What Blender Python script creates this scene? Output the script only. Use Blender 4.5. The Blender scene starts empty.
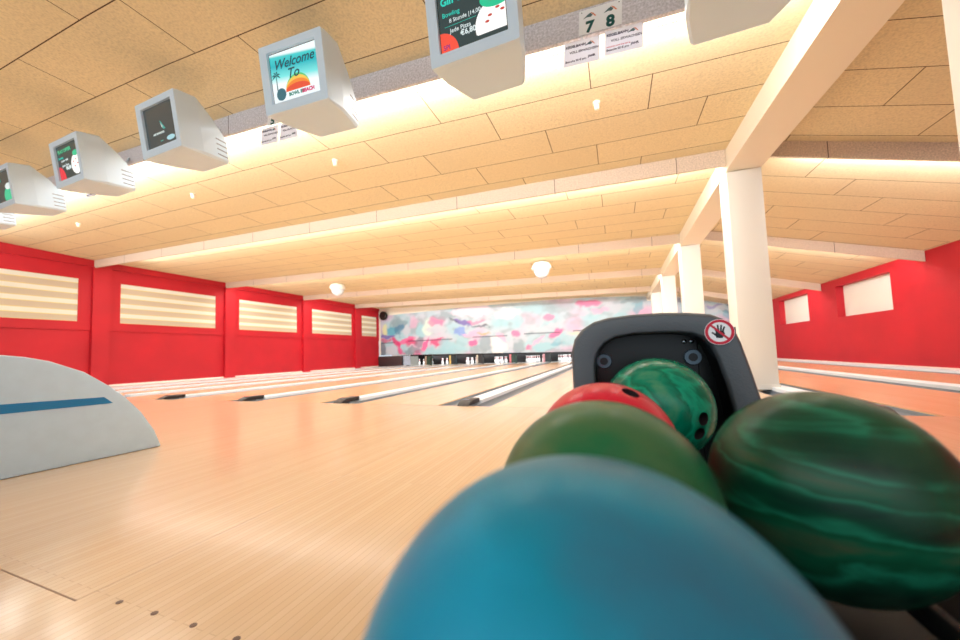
import bpy, bmesh, math, random
from mathutils import Vector, Matrix, noise as mnoise
random.seed(7)
PI = math.pi
scn = bpy.context.scene
COL = scn.collection

# ------------------------------------------------------------------ camera
fpx, YAW, PIT, ROL, HC = 353.98, 0.3667, 0.0588, -0.0352, 0.5697
cy, sy, cp, sp = math.cos(YAW), math.sin(YAW), math.cos(PIT), math.sin(PIT)
F = Vector((-sy*cp, cy*cp, sp)); R = Vector((cy, sy, 0)); U = R.cross(F)
cr, sr = math.cos(ROL), math.sin(ROL)
R2 = cr*R + sr*U; U2 = -sr*R + cr*U
camd = bpy.data.cameras.new('camera')
camd.sensor_width = 36; camd.lens = fpx/960*36; camd.shift_y = 12.96/960
camd.clip_start = 0.01
camd.dof.use_dof = True; camd.dof.focus_distance = 1.5; camd.dof.aperture_fstop = 2.8
camo = bpy.data.objects.new('camera', camd); COL.objects.link(camo)
camo.matrix_world = Matrix(((R2.x, U2.x, -F.x, 0), (R2.y, U2.y, -F.y, 0), (R2.z, U2.z, -F.z, HC), (0, 0, 0, 1)))
scn.camera = camo

# ------------------------------------------------------------------ world, exposure
w = bpy.data.worlds.new('world'); scn.world = w; w.use_nodes = True
w.node_tree.nodes['Background'].inputs[0].default_value = (0.76, 0.89, 1.0, 1)
w.node_tree.nodes['Background'].inputs[1].default_value = 0.88
scn.view_settings.view_transform = 'Standard'; scn.view_settings.look = 'None'
scn.view_settings.exposure = -0.02; scn.view_settings.gamma = 1
TUBE_W = 15.5      # watts per metre of fluorescent strip
FRONT_W = 58.0

def area(name, loc, aim, sx, sy_, watts, color, parent=None, xdir=None):
    l = bpy.data.lights.new(name, 'AREA'); l.shape = 'RECTANGLE'; l.size = sx; l.size_y = sy_
    l.energy = watts; l.color = color
    o = bpy.data.objects.new(name, l); COL.objects.link(o)
    x = Vector(xdir or (1, 0, 0)).normalized(); z = -Vector(aim).normalized(); z = (z - x*z.dot(x)).normalized(); y = z.cross(x)
    m = Matrix((x, y, z)).transposed().to_4x4(); m.translation = loc
    o.matrix_world = m
    if parent: o.parent = parent
    return o
# unseen fill lamp added behind the camera to brighten monitors and grey fascia
area('front_fill_light', (-1.5, -2.6, 2.6), (0, .75, -.45), 12, 2.2, FRONT_W*2.4, (0.90, 0.96, 1.0))

# ------------------------------------------------------------------ geometry constants
XL, XR, Y0, YE = -13.9, 5.43, 3.62, 18.44
BY = [5.38, 9.03, 12.62, 16.2]
FY = 2.65
DIV = [-12.0, -10.4, -8.8, -7.12, -5.2, -3.38, -1.62, 0.15, 1.87, 3.54, 5.15]
RX = 1.66
def lerp_tab(tab, x):
    if x <= tab[0][0]: return tab[0][1]
    for (a, va), (b, vb) in zip(tab, tab[1:]):
        if x <= b: return va + (vb-va)*(x-a)/(b-a)
    return tab[-1][1]
def ceil_far(x):
    return 3.63 - .0325*(x+13.9) if x <= RX else 3.124 + .0*(x) - .0 if x < 1.95 else 3.124 - .269*(x-1.95)
NEAR = [(-14, 3.74), (-7.2, 3.56), (-3.83, 3.40), (-1.4, 3.215), (.11, 3.11), (1.64, 3.02), (1.66, 3.124)]
def ceil_z(x, y):
    a, b = (lerp_tab(NEAR, x) if x < 1.65 else ceil_far(x)), ceil_far(x)
    t = min(max((y-FY)/(BY[0]-FY), 0), 1)
    return a*(1-t) + b*t

# ------------------------------------------------------------------ object helpers
def tag(o, label=None, cat=None, group=None, kind=None):
    if label: o['label'] = label
    if cat: o['category'] = cat
    if group: o['group'] = group
    if kind: o['kind'] = kind
    return o
def empty(name, loc=(0, 0, 0), rot=(0, 0, 0)):
    o = bpy.data.objects.new(name, None); COL.objects.link(o); o.location = loc; o.rotation_euler = rot
    o.empty_display_size = .1
    return o
class MB:
    def __init__(s): s.bm = bmesh.new()
    def mark(s): return len(s.bm.faces)
    def box(s, a, b, mi=0):
        a = Vector(a); b = Vector(b)
        vs = [s.bm.verts.new((x, y, z)) for z in (a.z, b.z) for y in (a.y, b.y) for x in (a.x, b.x)]
        for f in ((0, 2, 3, 1), (4, 5, 7, 6), (0, 1, 5, 4), (2, 6, 7, 3), (0, 4, 6, 2), (1, 3, 7, 5)):
            s.bm.faces.new([vs[i] for i in f]).material_index = mi
        return s
    def hexa(s, pts, mi=0):      # 8 points, same order as box
        vs = [s.bm.verts.new(p) for p in pts]
        for f in ((0, 2, 3, 1), (4, 5, 7, 6), (0, 1, 5, 4), (2, 6, 7, 3), (0, 4, 6, 2), (1, 3, 7, 5)):
            s.bm.faces.new([vs[i] for i in f]).material_index = mi
        return s
    def poly(s, pts, mi=0):
        f = s.bm.faces.new([s.bm.verts.new(p) for p in pts]); f.material_index = mi; return s
    def loft(s, rings, caps=True, mi=0, closed=True):
        vr = [[s.bm.verts.new(p) for p in r] for r in rings]
        n = len(vr[0])
        for a, b in zip(vr, vr[1:]):
            for i in range(n if closed else n-1):
                j = (i+1) % n
                s.bm.faces.new((a[i], a[j], b[j], b[i])).material_index = mi
        if caps:
            s.bm.faces.new(list(reversed(vr[0]))).material_index = mi
            s.bm.faces.new(vr[-1]).material_index = mi
        return s
    def extr(s, pts, d, mi=0):   # polygon extruded along vector d
        d = Vector(d)
        return s.loft([[Vector(p) for p in pts], [Vector(p)+d for p in pts]], True, mi)
    def lathe(s, prof, c=(0, 0, 0), n=16, mi=0, axis='z', mis=None):
        rings = []
        for r, z in prof:
            ring = []
            for i in range(n):
                a = 2*PI*i/n; x, y = r*math.cos(a), r*math.sin(a)
                p = {'z': (x, y, z), 'y': (x, z, -y), 'x': (z, x, y)}[axis]
                ring.append(Vector(p)+Vector(c))
            rings.append(ring)
        vr = [[s.bm.verts.new(p) for p in r] for r in rings]
        for k, (a, b) in enumerate(zip(vr, vr[1:])):
            for i in range(n):
                j = (i+1) % n
                f = s.bm.faces.new((a[i], a[j], b[j], b[i])); f.material_index = mis[k] if mis else mi
        s.bm.faces.new(list(reversed(vr[0]))).material_index = mis[0] if mis else mi
        s.bm.faces.new(vr[-1]).material_index = mis[-1] if mis else mi
        return s
    def build(s, name, mats, parent=None, smooth=False, bevel=0, seg=2, ang=35):
        bm = s.bm
        bmesh.ops.recalc_face_normals(bm, faces=bm.faces)
        if bevel:
            bm.normal_update()
            es = [e for e in bm.edges if len(e.link_faces) == 2 and e.calc_face_angle(0) > math.radians(ang)]
            bmesh.ops.bevel(bm, geom=es, offset=bevel, segments=seg, profile=.5, affect='EDGES', clamp_overlap=True)
        me = bpy.data.meshes.new(name); bm.to_mesh(me); bm.free()
        for m in (mats if isinstance(mats, (list, tuple)) else [mats]): me.materials.append(m)
        if smooth or bevel:
            for p in me.polygons: p.use_smooth = True
            if not smooth or bevel: me.set_sharp_from_angle(angle=math.radians(40))
        o = bpy.data.objects.new(name, me); COL.objects.link(o)
        if parent: o.parent = parent
        return o
def copy_tree(o, parent=None):
    c = o.copy(); COL.objects.link(c)
    if parent: c.parent = parent
    for ch in list(o.children): copy_tree(ch, c)
    return c

# ------------------------------------------------------------------ materials
def srgb(r, g, b):
    f = lambda c: c/12.92 if c <= .04045 else ((c+.055)/1.055)**2.4
    return (f(r/255), f(g/255), f(b/255), 1)
def mat(name, col, rough=.5, metal=0, coat=0, spec=.5, emit=0, bump=0, bscale=50, var=0, vscale=8):
    m = bpy.data.materials.new(name); m.use_nodes = True
    nt = m.node_tree; b = nt.nodes['Principled BSDF']
    b.inputs['Base Color'].default_value = col; b.inputs['Roughness'].default_value = rough
    b.inputs['Metallic'].default_value = metal; b.inputs['Coat Weight'].default_value = coat
    b.inputs['Specular IOR Level'].default_value = spec
    if emit:
        b.inputs['Emission Color'].default_value = col; b.inputs['Emission Strength'].default_value = emit
    tc = nt.nodes.new('ShaderNodeTexCoord')
    if var:
        n = nt.nodes.new('ShaderNodeTexNoise'); n.inputs['Scale'].default_value = vscale; n.inputs['Detail'].default_value = 5
        nt.links.new(tc.outputs['Object'], n.inputs['Vector'])
        r = nt.nodes.new('ShaderNodeValToRGB')
        r.color_ramp.elements[0].position = .3; r.color_ramp.elements[1].position = .7
        r.color_ramp.elements[0].color = tuple(c*(1-var) for c in col[:3])+(1,)
        r.color_ramp.elements[1].color = tuple(min(1, c*(1+var)) for c in col[:3])+(1,)
        nt.links.new(n.outputs['Fac'], r.inputs['Fac']); nt.links.new(r.outputs['Color'], b.inputs['Base Color'])
    if bump:
        n = nt.nodes.new('ShaderNodeTexNoise'); n.inputs['Scale'].default_value = bscale; n.inputs['Detail'].default_value = 6
        nt.links.new(tc.outputs['Object'], n.inputs['Vector'])
        bp = nt.nodes.new('ShaderNodeBump'); bp.inputs['Strength'].default_value = bump; bp.inputs['Distance'].default_value = .01
        nt.links.new(n.outputs['Fac'], bp.inputs['Height']); nt.links.new(bp.outputs['Normal'], b.inputs['Normal'])
    return m
class NT:
    def __init__(s, m): s.m = m; s.nt = m.node_tree; s.b = s.nt.nodes['Principled BSDF']
    def n(s, t, **kw):
        nd = s.nt.nodes.new(t)
        for k, v in kw.items():
            if k in nd.inputs.keys(): nd.inputs[k].default_value = v
            else: setattr(nd, k, v)
        return nd
    def l(s, a, b): s.nt.links.new(a, b)
    def math(s, op, a, b=None, c=None):
        nd = s.nt.nodes.new('ShaderNodeMath'); nd.operation = op
        for i, v in enumerate((a, b, c)):
            if v is None: continue
            if isinstance(v, (int, float)): nd.inputs[i].default_value = v
            else: s.l(v, nd.inputs[i])
        return nd.outputs[0]
    def mix(s, fac, a, b, mode='MIX'):
        nd = s.nt.nodes.new('ShaderNodeMix'); nd.data_type = 'RGBA'; nd.blend_type = mode
        for i, v in ((0, fac), (6, a), (7, b)):
            if isinstance(v, (int, float, tuple)): nd.inputs[i].default_value = v
            else: s.l(v, nd.inputs[i])
        return nd.outputs[2]
    def ramp(s, fac, stops):
        nd = s.nt.nodes.new('ShaderNodeValToRGB'); cr_ = nd.color_ramp
        while len(cr_.elements) < len(stops): cr_.elements.new(.5)
        for e, (p, c) in zip(cr_.elements, stops): e.position = p; e.color = c
        s.l(fac, nd.inputs['Fac']); return nd.outputs['Color']
    def xyz(s, scale=(1, 1, 1), rot=(0, 0, 0)):
        tc = s.nt.nodes.new('ShaderNodeTexCoord'); mp = s.nt.nodes.new('ShaderNodeMapping')
        mp.inputs['Scale'].default_value = scale; mp.inputs['Rotation'].default_value = rot
        s.l(tc.outputs['Object'], mp.inputs['Vector']); return mp.outputs['Vector']

def tile_mat(name, base, yo=0):
    m = mat(name, base, .95, spec=.1); t = NT(m)
    sep = t.n('ShaderNodeSeparateXYZ'); t.l(t.xyz(), sep.inputs[0])
    h, wd = .535, 1.65
    v = t.math('DIVIDE', t.math('ADD', sep.outputs[1], -3.55-yo+h*20), h)
    row = t.math('FLOOR', v); fv = t.math('FRACT', v)
    u = t.math('DIVIDE', t.math('ADD', t.math('SUBTRACT', sep.outputs[0], t.math('MULTIPLY', row, .55)), 1.2+.55*20+wd*40), wd)
    cu = t.math('FLOOR', u); fu = t.math('FRACT', u)
    du = t.math('MULTIPLY', t.math('MINIMUM', fu, t.math('SUBTRACT', 1, fu)), wd)
    dv = t.math('MULTIPLY', t.math('MINIMUM', fv, t.math('SUBTRACT', 1, fv)), h)
    d = t.math('MINIMUM', du, dv)
    line = t.math('LESS_THAN', d, .0042)
    cmb = t.n('ShaderNodeCombineXYZ'); t.l(cu, cmb.inputs[0]); t.l(row, cmb.inputs[1])
    wn = t.n('ShaderNodeTexWhiteNoise', noise_dimensions='2D'); t.l(cmb.outputs[0], wn.inputs['Vector'])
    n1 = t.n('ShaderNodeTexNoise', Scale=55.0, Detail=6.0); t.l(t.xyz(), n1.inputs['Vector'])
    n2 = t.n('ShaderNodeTexNoise', Scale=1.3, Detail=3.0); t.l(t.xyz(), n2.inputs['Vector'])
    dk = tuple(c*.82 for c in base[:3])+(1,); lt = tuple(min(1, c*1.12) for c in base[:3])+(1,)
    c = t.ramp(n1.outputs['Fac'], [(.3, dk), (.5, base), (.72, lt)])
    c = t.mix(t.math('MULTIPLY', wn.outputs['Value'], .35), c, tuple(x*.86 for x in base[:3])+(1,))
    c = t.mix(t.math('MULTIPLY', n2.outputs['Fac'], .2), c, tuple(x*.85 for x in base[:3])+(1,))
    c = t.mix(line, c, (.10, .055, .03, 1))
    t.l(c, t.b.inputs['Base Color'])
    bp = t.n('ShaderNodeBump', Strength=.35, Distance=.006)
    t.l(t.math('SUBTRACT', n1.outputs['Fac'], t.math('MULTIPLY', line, 1.5)), bp.inputs['Height']); t.l(bp.outputs['Normal'], t.b.inputs['Normal'])
    return m
def wood_mat(name, c1, c2, rough, strip=.025, contrast=1, coat=.6):
    m = mat(name, c1, rough, coat=coat); t = NT(m)
    t.b.inputs['Coat Roughness'].default_value = rough*.6
    br = t.n('ShaderNodeTexBrick', offset=.37, squash=1.0)
    t.l(t.xyz((1, 1, 1), (0, 0, PI/2)), br.inputs['Vector'])
    br.inputs['Scale'].default_value = 1; br.inputs['Brick Width'].default_value = 1.4; br.inputs['Row Height'].default_value = strip
    br.inputs['Mortar Size'].default_value = .0012; br.inputs['Mortar Smooth'].default_value = .2; br.inputs['Bias'].default_value = 0
    br.inputs['Color1'].default_value = c1; br.inputs['Color2'].default_value = c2
    br.inputs['Mortar'].default_value = tuple(x*.86 for x in c2[:3])+(1,)
    n = t.n('ShaderNodeTexNoise', Scale=6.0, Detail=6.0); t.l(t.xyz((14, 1, 1)), n.inputs['Vector'])
    c = t.mix(t.math('MULTIPLY', n.outputs['Fac'], .35*contrast), br.outputs['Color'], tuple(x*.78 for x in c2[:3])+(1,))
    t.l(c, t.b.inputs['Base Color'])
    return m

M = {}
M['tile'] = tile_mat('woodwool_ceiling', srgb(230, 214, 176))
M['tile_r'] = tile_mat('woodwool_ceiling_right', srgb(226, 210, 174), .1)
M['fascia'] = mat('woodwool_fascia', srgb(216, 198, 180), .95, spec=.1, bump=.4, bscale=90, var=.22, vscale=60)
M['fascia_grey'] = mat('grey_fascia', srgb(214, 212, 220), .95, spec=.1, bump=.4, bscale=90, var=.25, vscale=60)
for _k in ('fascia', 'fascia_grey'):
    _t = NT(M[_k]); _c = _t.b.inputs['Base Color'].links[0].from_socket
    _s = _t.n('ShaderNodeSeparateXYZ'); _t.l(_t.xyz(), _s.inputs[0])
    _f = _t.math('LESS_THAN', _t.math('FRACT', _t.math('DIVIDE', _t.math('ADD', _s.outputs[0], 100.15), 1.65)), .005)
    _t.l(_t.mix(_f, _c, (.09, .06, .045, 1)), _t.b.inputs['Base Color'])
M['white'] = mat('white_paint', srgb(238, 234, 224), .6)
M['cream'] = mat('cream_paint', srgb(240, 232, 214), .6)
M['red'] = mat('red_wall_paint', srgb(184, 12, 32), .62, var=.08, vscale=1.2, bump=.1, bscale=80)
M['red_d'] = mat('red_trim_paint', srgb(180, 12, 30), .6)
M['approach'] = wood_mat('approach_wood', srgb(222, 190, 154), srgb(217, 182, 144), .24, .022, .6, .35)
M['lane'] = wood_mat('lane_wood', srgb(238, 200, 158), srgb(234, 190, 144), .22, .03, .8, .35)
M['gutter'] = mat('gutter_grey', srgb(112, 120, 128), .4, coat=.1)
M['cover'] = mat('divider_cover', srgb(222, 226, 230), .45, coat=.1)
M['dark_metal'] = mat('dark_end_cap', srgb(50, 42, 40), .45, metal=.2)
M['monitor'] = mat('monitor_casing', srgb(204, 226, 244), .45)
M['black'] = mat('black_plastic', srgb(8, 8, 9), .3)
M['vent'] = mat('vent_slot', srgb(120, 122, 132), .6)
M['frame'] = mat('ball_return_grey', srgb(84, 90, 96), .45, bump=.15, bscale=220)
M['hood'] = mat('hood_white', srgb(190, 214, 232), .4, var=.03, vscale=14)
M['stripe'] = mat('blue_stripe', srgb(20, 122, 178), .4)
M['chrome'] = mat('chrome', srgb(180, 190, 200), .15, metal=1)
M['darkgrey'] = mat('dark_rubber', srgb(22, 20, 20), .6)
M['rackbrown'] = mat('rack_brown', srgb(48, 38, 34), .5)
M['paper'] = mat('white_paper', srgb(244, 244, 250), .8)
M['board'] = mat('white_sign_board', srgb(244, 246, 250), .6)
M['tube'] = mat('fluorescent_tube', (1, .96, .88, 1), .5, emit=6)
M['ink'] = mat('dark_green_ink', srgb(16, 84, 80), .7)
M['inkdark'] = mat('dark_ink', srgb(70, 66, 88), .7)
M['inkorange'] = mat('orange_ink', srgb(222, 140, 110), .7)
M['tealink'] = mat('grey_teal_ink', srgb(84, 110, 116), .7)
M['redink'] = mat('red_ink', srgb(206, 20, 54), .5)
M['pin'] = mat('pin_white', srgb(240, 240, 240), .25, coat=.5)
M['pinred'] = mat('pin_red', srgb(190, 20, 30), .3)
M['brown'] = mat('brown_block', srgb(58, 40, 40), .6)
M['walk'] = mat('light_grey_walkway', srgb(226, 226, 222), .3)
_t = NT(M['paper']); _tr = _t.n('ShaderNodeBsdfTranslucent'); _tr.inputs['Color'].default_value = srgb(244, 244, 250)
_mx = _t.n('ShaderNodeMixShader'); _mx.inputs[0].default_value = .28
_out = [n for n in _t.nt.nodes if n.type == 'OUTPUT_MATERIAL'][0]
_t.l(_t.b.outputs[0], _mx.inputs[1]); _t.l(_tr.outputs[0], _mx.inputs[2]); _t.l(_mx.outputs[0], _out.inputs['Surface'])
def screen(name, c, e=1.0):
    m = mat(name, (0.01, 0.01, 0.01, 1), .2); b = m.node_tree.nodes['Principled BSDF']
    b.inputs['Emission Color'].default_value = c; b.inputs['Emission Strength'].default_value = e
    return m

# zebra blinds
def blind_mat():
    m = mat('zebra_blind', srgb(226, 214, 190), .8); t = NT(m)
    sep = t.n('ShaderNodeSeparateXYZ'); t.l(t.xyz(), sep.inputs[0])
    f = t.math('FRACT', t.math('DIVIDE', t.math('ADD', sep.outputs[2], .06), .30))
    c = t.ramp(f, [(0, srgb(222, 222, 208)), (.36, srgb(224, 224, 212)), (.40, srgb(222, 208, 130)), (.46, srgb(198, 184, 160)), (.92, srgb(194, 180, 156)), (.97, srgb(224, 212, 140))])
    t.l(c, t.b.inputs['Base Color']); t.l(c, t.b.inputs['Emission Color']); t.b.inputs['Emission Strength'].default_value = 0.0
    return m
M['blind'] = blind_mat()
M['blindwhite'] = mat('white_window_panel', srgb(232, 230, 222), .7)

# ------------------------------------------------------------------ STRUCTURE
def S(o): o['kind'] = 'structure'; return o
# approach floor (with its seams)
S(MB().box((XL, -3.2, -.12), (XR+.1, Y0, 0)).build('floor', M['approach']))
S(MB().box((XL, Y0, -.3), (XR+.1, 20.2, -.14)).build('floor', M['walk']))
fl2 = S(MB().box((XL, Y0, -.14), (DIV[0]-.34, YE, 0.0)).build('floor', M['walk']))
# ceiling
mb = MB(); bm = mb.bm
xs = [-14.0, -12, -10, -8.6, -7.2, -5.5, -3.83, -2.6, -1.4, -.6, .11, .9, RX-.16]
ys = [-3.2, -1, 1, FY, 3.4, 4.1, 4.8, BY[0], 9, 12.6, 16.2, 20.2]
g = [[bm.verts.new((x, y, ceil_z(x, y))) for x in xs] for y in ys]
for a, b in zip(g, g[1:]):
    for i in range(len(xs)-1): bm.faces.new((a[i], a[i+1], b[i+1], b[i]))
res = bmesh.ops.extrude_face_region(bm, geom=list(bm.faces))
for v in [e for e in res['geom'] if isinstance(e, bmesh.types.BMVert)]: v.co.z += .12
S(mb.build('ceiling', M['tile']))
mb = MB(); bm = mb.bm
xs = [RX+.16, 1.95, 2.6, 3.6, 4.5, 5.6]
g = [[bm.verts.new((x, y, ceil_z(x, y))) for x in xs] for y in ys]
for a, b in zip(g, g[1:]):
    for i in range(len(xs)-1): bm.faces.new((a[i], a[i+1], b[i+1], b[i]))
res = bmesh.ops.extrude_face_region(bm, geom=list(bm.faces))
for v in [e for e in res['geom'] if isinstance(e, bmesh.types.BMVert)]: v.co.z += .12
S(mb.build('ceiling', M['tile_r']))

# left wall: upper face stands slightly proud of the lower panels
WT, WB = 3.06, 1.86
WIN = [(1.2, 5.10), (6.0, 8.72), (9.60, 12.32), (13.2, 15.98), (16.83, 18.2)]
wl = MB()
wl.box((XL-.2, -3.2, -.12), (XL, YE, 1.62))
yy = -3.2
for a, b in WIN:
    wl.box((XL-.2, yy, 1.62), (XL+.03, a, 3.44)); wl.box((XL-.2, a, 1.62), (XL+.03, b, WB)); wl.box((XL-.2, a, WT), (XL+.03, b, 3.44)); yy = b
wl.box((XL-.2, yy, 1.62), (XL+.03, YE, 3.44))
S(wl.build('wall_left', M['red']))
S(MB().box((XL-.2, -3.2, 3.44), (XL+.09, YE, 3.80)).build('trim_1', M['red_d']))
for i, (a, b) in enumerate(WIN):
    o = MB().box((XL-.06, a, WB), (XL+.012, b, WT)).build('window_%d' % (i+1), M['blind']); S(o)
k = 0
for y in BY:
    p = MB().box((XL, y-.02, 0), (XL+.13, y+.36, 3.44)).build('pilaster', M['red']); p['kind'] = 'structure'
# right wall with recessed windows
WR = [(9.98, 11.97, 1.19, 2.0), (13.42, 15.44, 1.21, 2.05), (5.0, 6.4, 1.19, 1.9)]
def wall_with_windows():
    mb = MB(); wins = sorted(WR); yy = -3.2
    for (a, b, z0, z1) in wins:
        mb.box((XR, yy, -.12), (XR+.3, a, 2.6)); mb.box((XR, a, -.12), (XR+.3, b, z0)); mb.box((XR, a, z1), (XR+.3, b, 2.6)); yy = b
    mb.box((XR, yy, -.12), (XR+.3, 20.2, 2.6))
    return mb
S(wall_with_windows().build('wall_right', M['red']))
for i, (a, b, z0, z1) in enumerate(WR[:2]):
    S(MB().box((XR+.16, a-.02, z0-.02), (XR+.2, b+.02, z1+.02)).build('window_%d' % (i+6), M['blindwhite']))
S(MB().box((XR+.16, 4.98, 1.17), (XR+.2, 6.42, 1.92)).build('window_8', M['blindwhite']))
S(MB().box((XR-.05, Y0, -.14), (XR, YE, .035)).build('baseboard_right', M['white']))
S(MB().box((XL, Y0-2, 0), (XL+.05, YE, .05)).build('baseboard_left', M['white']))
# back wall above the pin decks
S(MB().box((XL-.2, 20.1, -.3), (XR+.3, 20.3, 3.9)).build('wall_back', M['white']))
S(MB().hexa([(XL, YE+.05, .70), (XR, YE+.05, .40), (XL, YE+.17, .70), (XR, YE+.17, .40), (XL, YE+.05, 3.7), (XR, YE+.05, 3.1), (XL, YE+.17, 3.7), (XR, YE+.17, 3.1)]).build('wall_far', M['cream']))

# ------------------------------------------------------------------ cross fascias with fluorescent strips
def zb(x, k):         # underside of fascia
    return ceil_z(x, BY[k] if k >= 0 else FY) - (.215 if x < 1.7 else .20)
ordw = ['nearest', 'second', 'third', 'farthest']
def fascia(k, x0, x1, matl, label, cat, grp, tube=(0, 0)):
    y = BY[k] if k >= 0 else FY
    root = empty('ceiling_beam', ((x0+x1)/2, y, zb((x0+x1)/2, k)))
    tag(root, label, cat, grp)
    n = 10; inv = Vector(root.location)
    xs_ = [x0+(x1-x0)*i/n for i in range(n+1)]
    if x0 > 1.7: xs_ = sorted(set(xs_+[1.95]))
    rings = [[Vector((x, y, zb(x, k)))-inv, Vector((x, y+.035, zb(x, k)))-inv, Vector((x, y+.035, ceil_z(x, y)+.03))-inv, Vector((x, y, ceil_z(x, y)+.03))-inv] for x in xs_]
    MB().loft(rings).build('fascia_board', matl, root)
    a, b = tube
    hold = MB(); tb = MB()
    L = 1.5; nn = max(1, int((b-a)/L)); st = (b-a)/nn
    for i in range(nn):
        p, q = a+i*st+.03, a+(i+1)*st-.03
        zc = lambda x: ceil_z(x, y+.16)
        hold.hexa([Vector(v)-inv for v in ((p, y+.04, zc(p)-.05), (q, y+.04, zc(q)-.05), (p, y+.19, zc(p)-.05), (q, y+.19, zc(q)-.05), (p, y+.04, zc(p)-.002), (q, y+.04, zc(q)-.002), (p, y+.19, zc(p)-.002), (q, y+.19, zc(q)-.002))])
        ring = lambda x: [Vector((x, y+.15+.013*math.cos(t), zc(x)-.075+.013*math.sin(t)))-inv for t in [2*PI*j/8 for j in range(8)]]
        tb.loft([ring(p), ring(q)])
    hold.build('light_batten', M['white'], root); tb.build('fluorescent_tube', M['tube'], root)
    cuts = [a, -7.2, -3.83, -1.4, b] if k < 0 else [a, b]
    for a, b in zip(cuts, cuts[1:]):
        xm = (a+b)/2; slope = (ceil_z(b, y+.2)-ceil_z(a, y+.2))/(b-a); xd = (1, 0, slope)
        zm = (zb(a, k)+zb(b, k))/2
        for aim, wf in (((0, .72, .70), .8), ((0, .35, -.94), .95)):
            area('fluorescent_light', Vector((xm, y+.17, zm+.05))-inv, aim, b-a, .05, TUBE_W*(b-a)*wf*(.22 if k == 3 else 1), (.97, .985, 1.0), root, xd)
    return root
fascia(-1, XL+.1, 1.44, M['fascia_grey'], 'grey ceiling fascia beam carrying the row of score monitors', 'beam', 'cross beams of the left ceiling', (-13.0, 1.35))
wh = ['woodwool ceiling beam nearest beyond the score monitors, meeting the closest whole white column',
      'pale ceiling beam, second beyond the monitors, over the pilaster behind the second blind window',
      'pale ceiling beam, third beyond the score monitors, just past the dome sensors',
      'pale ceiling beam farthest back, right before the colourful mural']
whr = ['right hand ceiling beam nearest, running from the closest whole white column to the red wall',
       'right hand ceiling beam second away, ending on the red wall before the larger white window',
       'right hand ceiling beam third away, ending between the two white windows',
       'right hand ceiling beam farthest back, close to the mural']
for k in range(4):
    fascia(k, XL+.02, 1.46, M['fascia'], wh[k], 'beam', 'cross beams of the left ceiling', (-12.6 if k == 0 else -13.3, 1.35))
    fascia(k, 1.86, XR-.01, M['fascia'], whr[k], 'beam', 'cross beams of the right ceiling', (2.2, 5.2))
# small capital boxes where beams land on the left wall
# longitudinal beam + columns
root = empty('ceiling_girder', (RX, 8, 2.8)); tag(root, 'long white girder running over the row of white columns', 'beam')
mb = MB()
def gz(y): return 2.735 + .125*min(max((y-2.0)/3.4, 0), 1)
rings = []
for y in (-3.2, 2.0, 3.4, BY[0], 9.0, 12.6, 18.3):
    rings.append([Vector((RX-.19, y, gz(y)))-Vector(root.location), Vector((RX+.19, y, gz(y)-.03))-Vector(root.location), Vector((RX+.19, y, 3.32))-Vector(root.location), Vector((RX-.19, y, 3.32))-Vector(root.location)])
mb.loft(rings).build('girder_body', M['cream'], root)
COLS = [(1.85, 'white column nearest, cut off at the right edge of the photo'),
        (5.43, 'wide white square column right beside the ball return hood'),
        (9.03, 'white column second in the row, rising behind the ball return hood'),
        (12.62, 'white column third in the row behind the ball return hood'),
        (16.2, 'narrow farthest white column by the mural')]
for y, lab in COLS:
    r = empty('column', (RX, y+.18, 0)); tag(r, lab, 'column', 'white columns under the girder')
    h = gz(y+.18)-.02
    MB().box((-.19, -.18, 0), (.19, .18, h)).build('shaft', M['white'], r, bevel=.008)
    MB().box((-.20, -.19, 0), (.20, .19, .06)).build('plinth', M['white'], r)

# ------------------------------------------------------------------ lanes, gutters, dividers
names = ['outermost by the left wall', 'second from the left wall', 'third from the left wall', 'fourth from the left wall', 'fifth from the left wall',
         'sixth from the left wall', 'directly left of the dark ball return', 'directly right of the dark ball return', 'between the columns and the right wall',
         'outermost along the right red wall']
for i in range(len(DIV)-1):
    a, b = DIV[i]+.1, DIV[i+1]-.1
    r = empty('bowling_lane', ((a+b)/2, Y0, 0)); tag(r, 'polished orange wood bowling lane, '+names[i], 'lane', 'bowling lanes')
    gw = .22; x0, x1 = a-(a+b)/2, b-(a+b)/2
    MB().box((x0+gw, 0.004, -.10), (x1-gw, YE-Y0-.03, 0)).build('lane_surface', M['lane'], r)
    for s in (0, 1):
        g0 = x0 if s == 0 else x1-gw
        pts = [(g0+.004, 0, -.01)]
        for j in range(9):
            t = PI*j/8; pts.append((g0+gw/2-(gw/2-.006)*math.cos(t), 0, -.012-.07*math.sin(t)))
        pts += [(g0+gw-.004, 0, -.01), (g0+gw-.004, 0, -.11), (g0+.004, 0, -.11)]
        MB().extr([Vector(p)+Vector((0, .005, 0)) for p in pts], (0, YE-Y0-.035, 0)).build('gutter', M['gutter'], r)
dn = ['along the left walkway', 'second from the left wall', 'third from the left wall', 'fourth from the left wall', 'fifth from the left wall', 'sixth from the left wall',
      'seventh from the left wall', 'straight behind the dark ball return', 'just right of the nearest columns', 'second from the right wall', 'along the right wall']
for i, x in enumerate(DIV):
    r = empty('lane_divider', (x, Y0, 0)); tag(r, 'light grey raised lane divider, '+dn[i], 'divider', 'lane dividers')
    MB().box((-.098, .32, -.13), (.098, YE-Y0-.035, .03)).build('divider_cover', M['cover'], r, bevel=.006)
    if i in (3, 4, 5, 6, 8, 9):
        c = MB(); pr = [(0, -.02, 0), (0, .03, .03), (0, .08, .05), (0, .33, .052), (0, .33, 0)]
        c.extr([Vector(p)+Vector((-.07, 0, 0)) for p in pr], (.14, 0, 0)); c.build('end_cap', M['dark_metal'], r, bevel=.006)
        MB().box((-.04, .08, .03), (.04, .12, .058)).build('cap_plate', M['chrome'], r)

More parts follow.
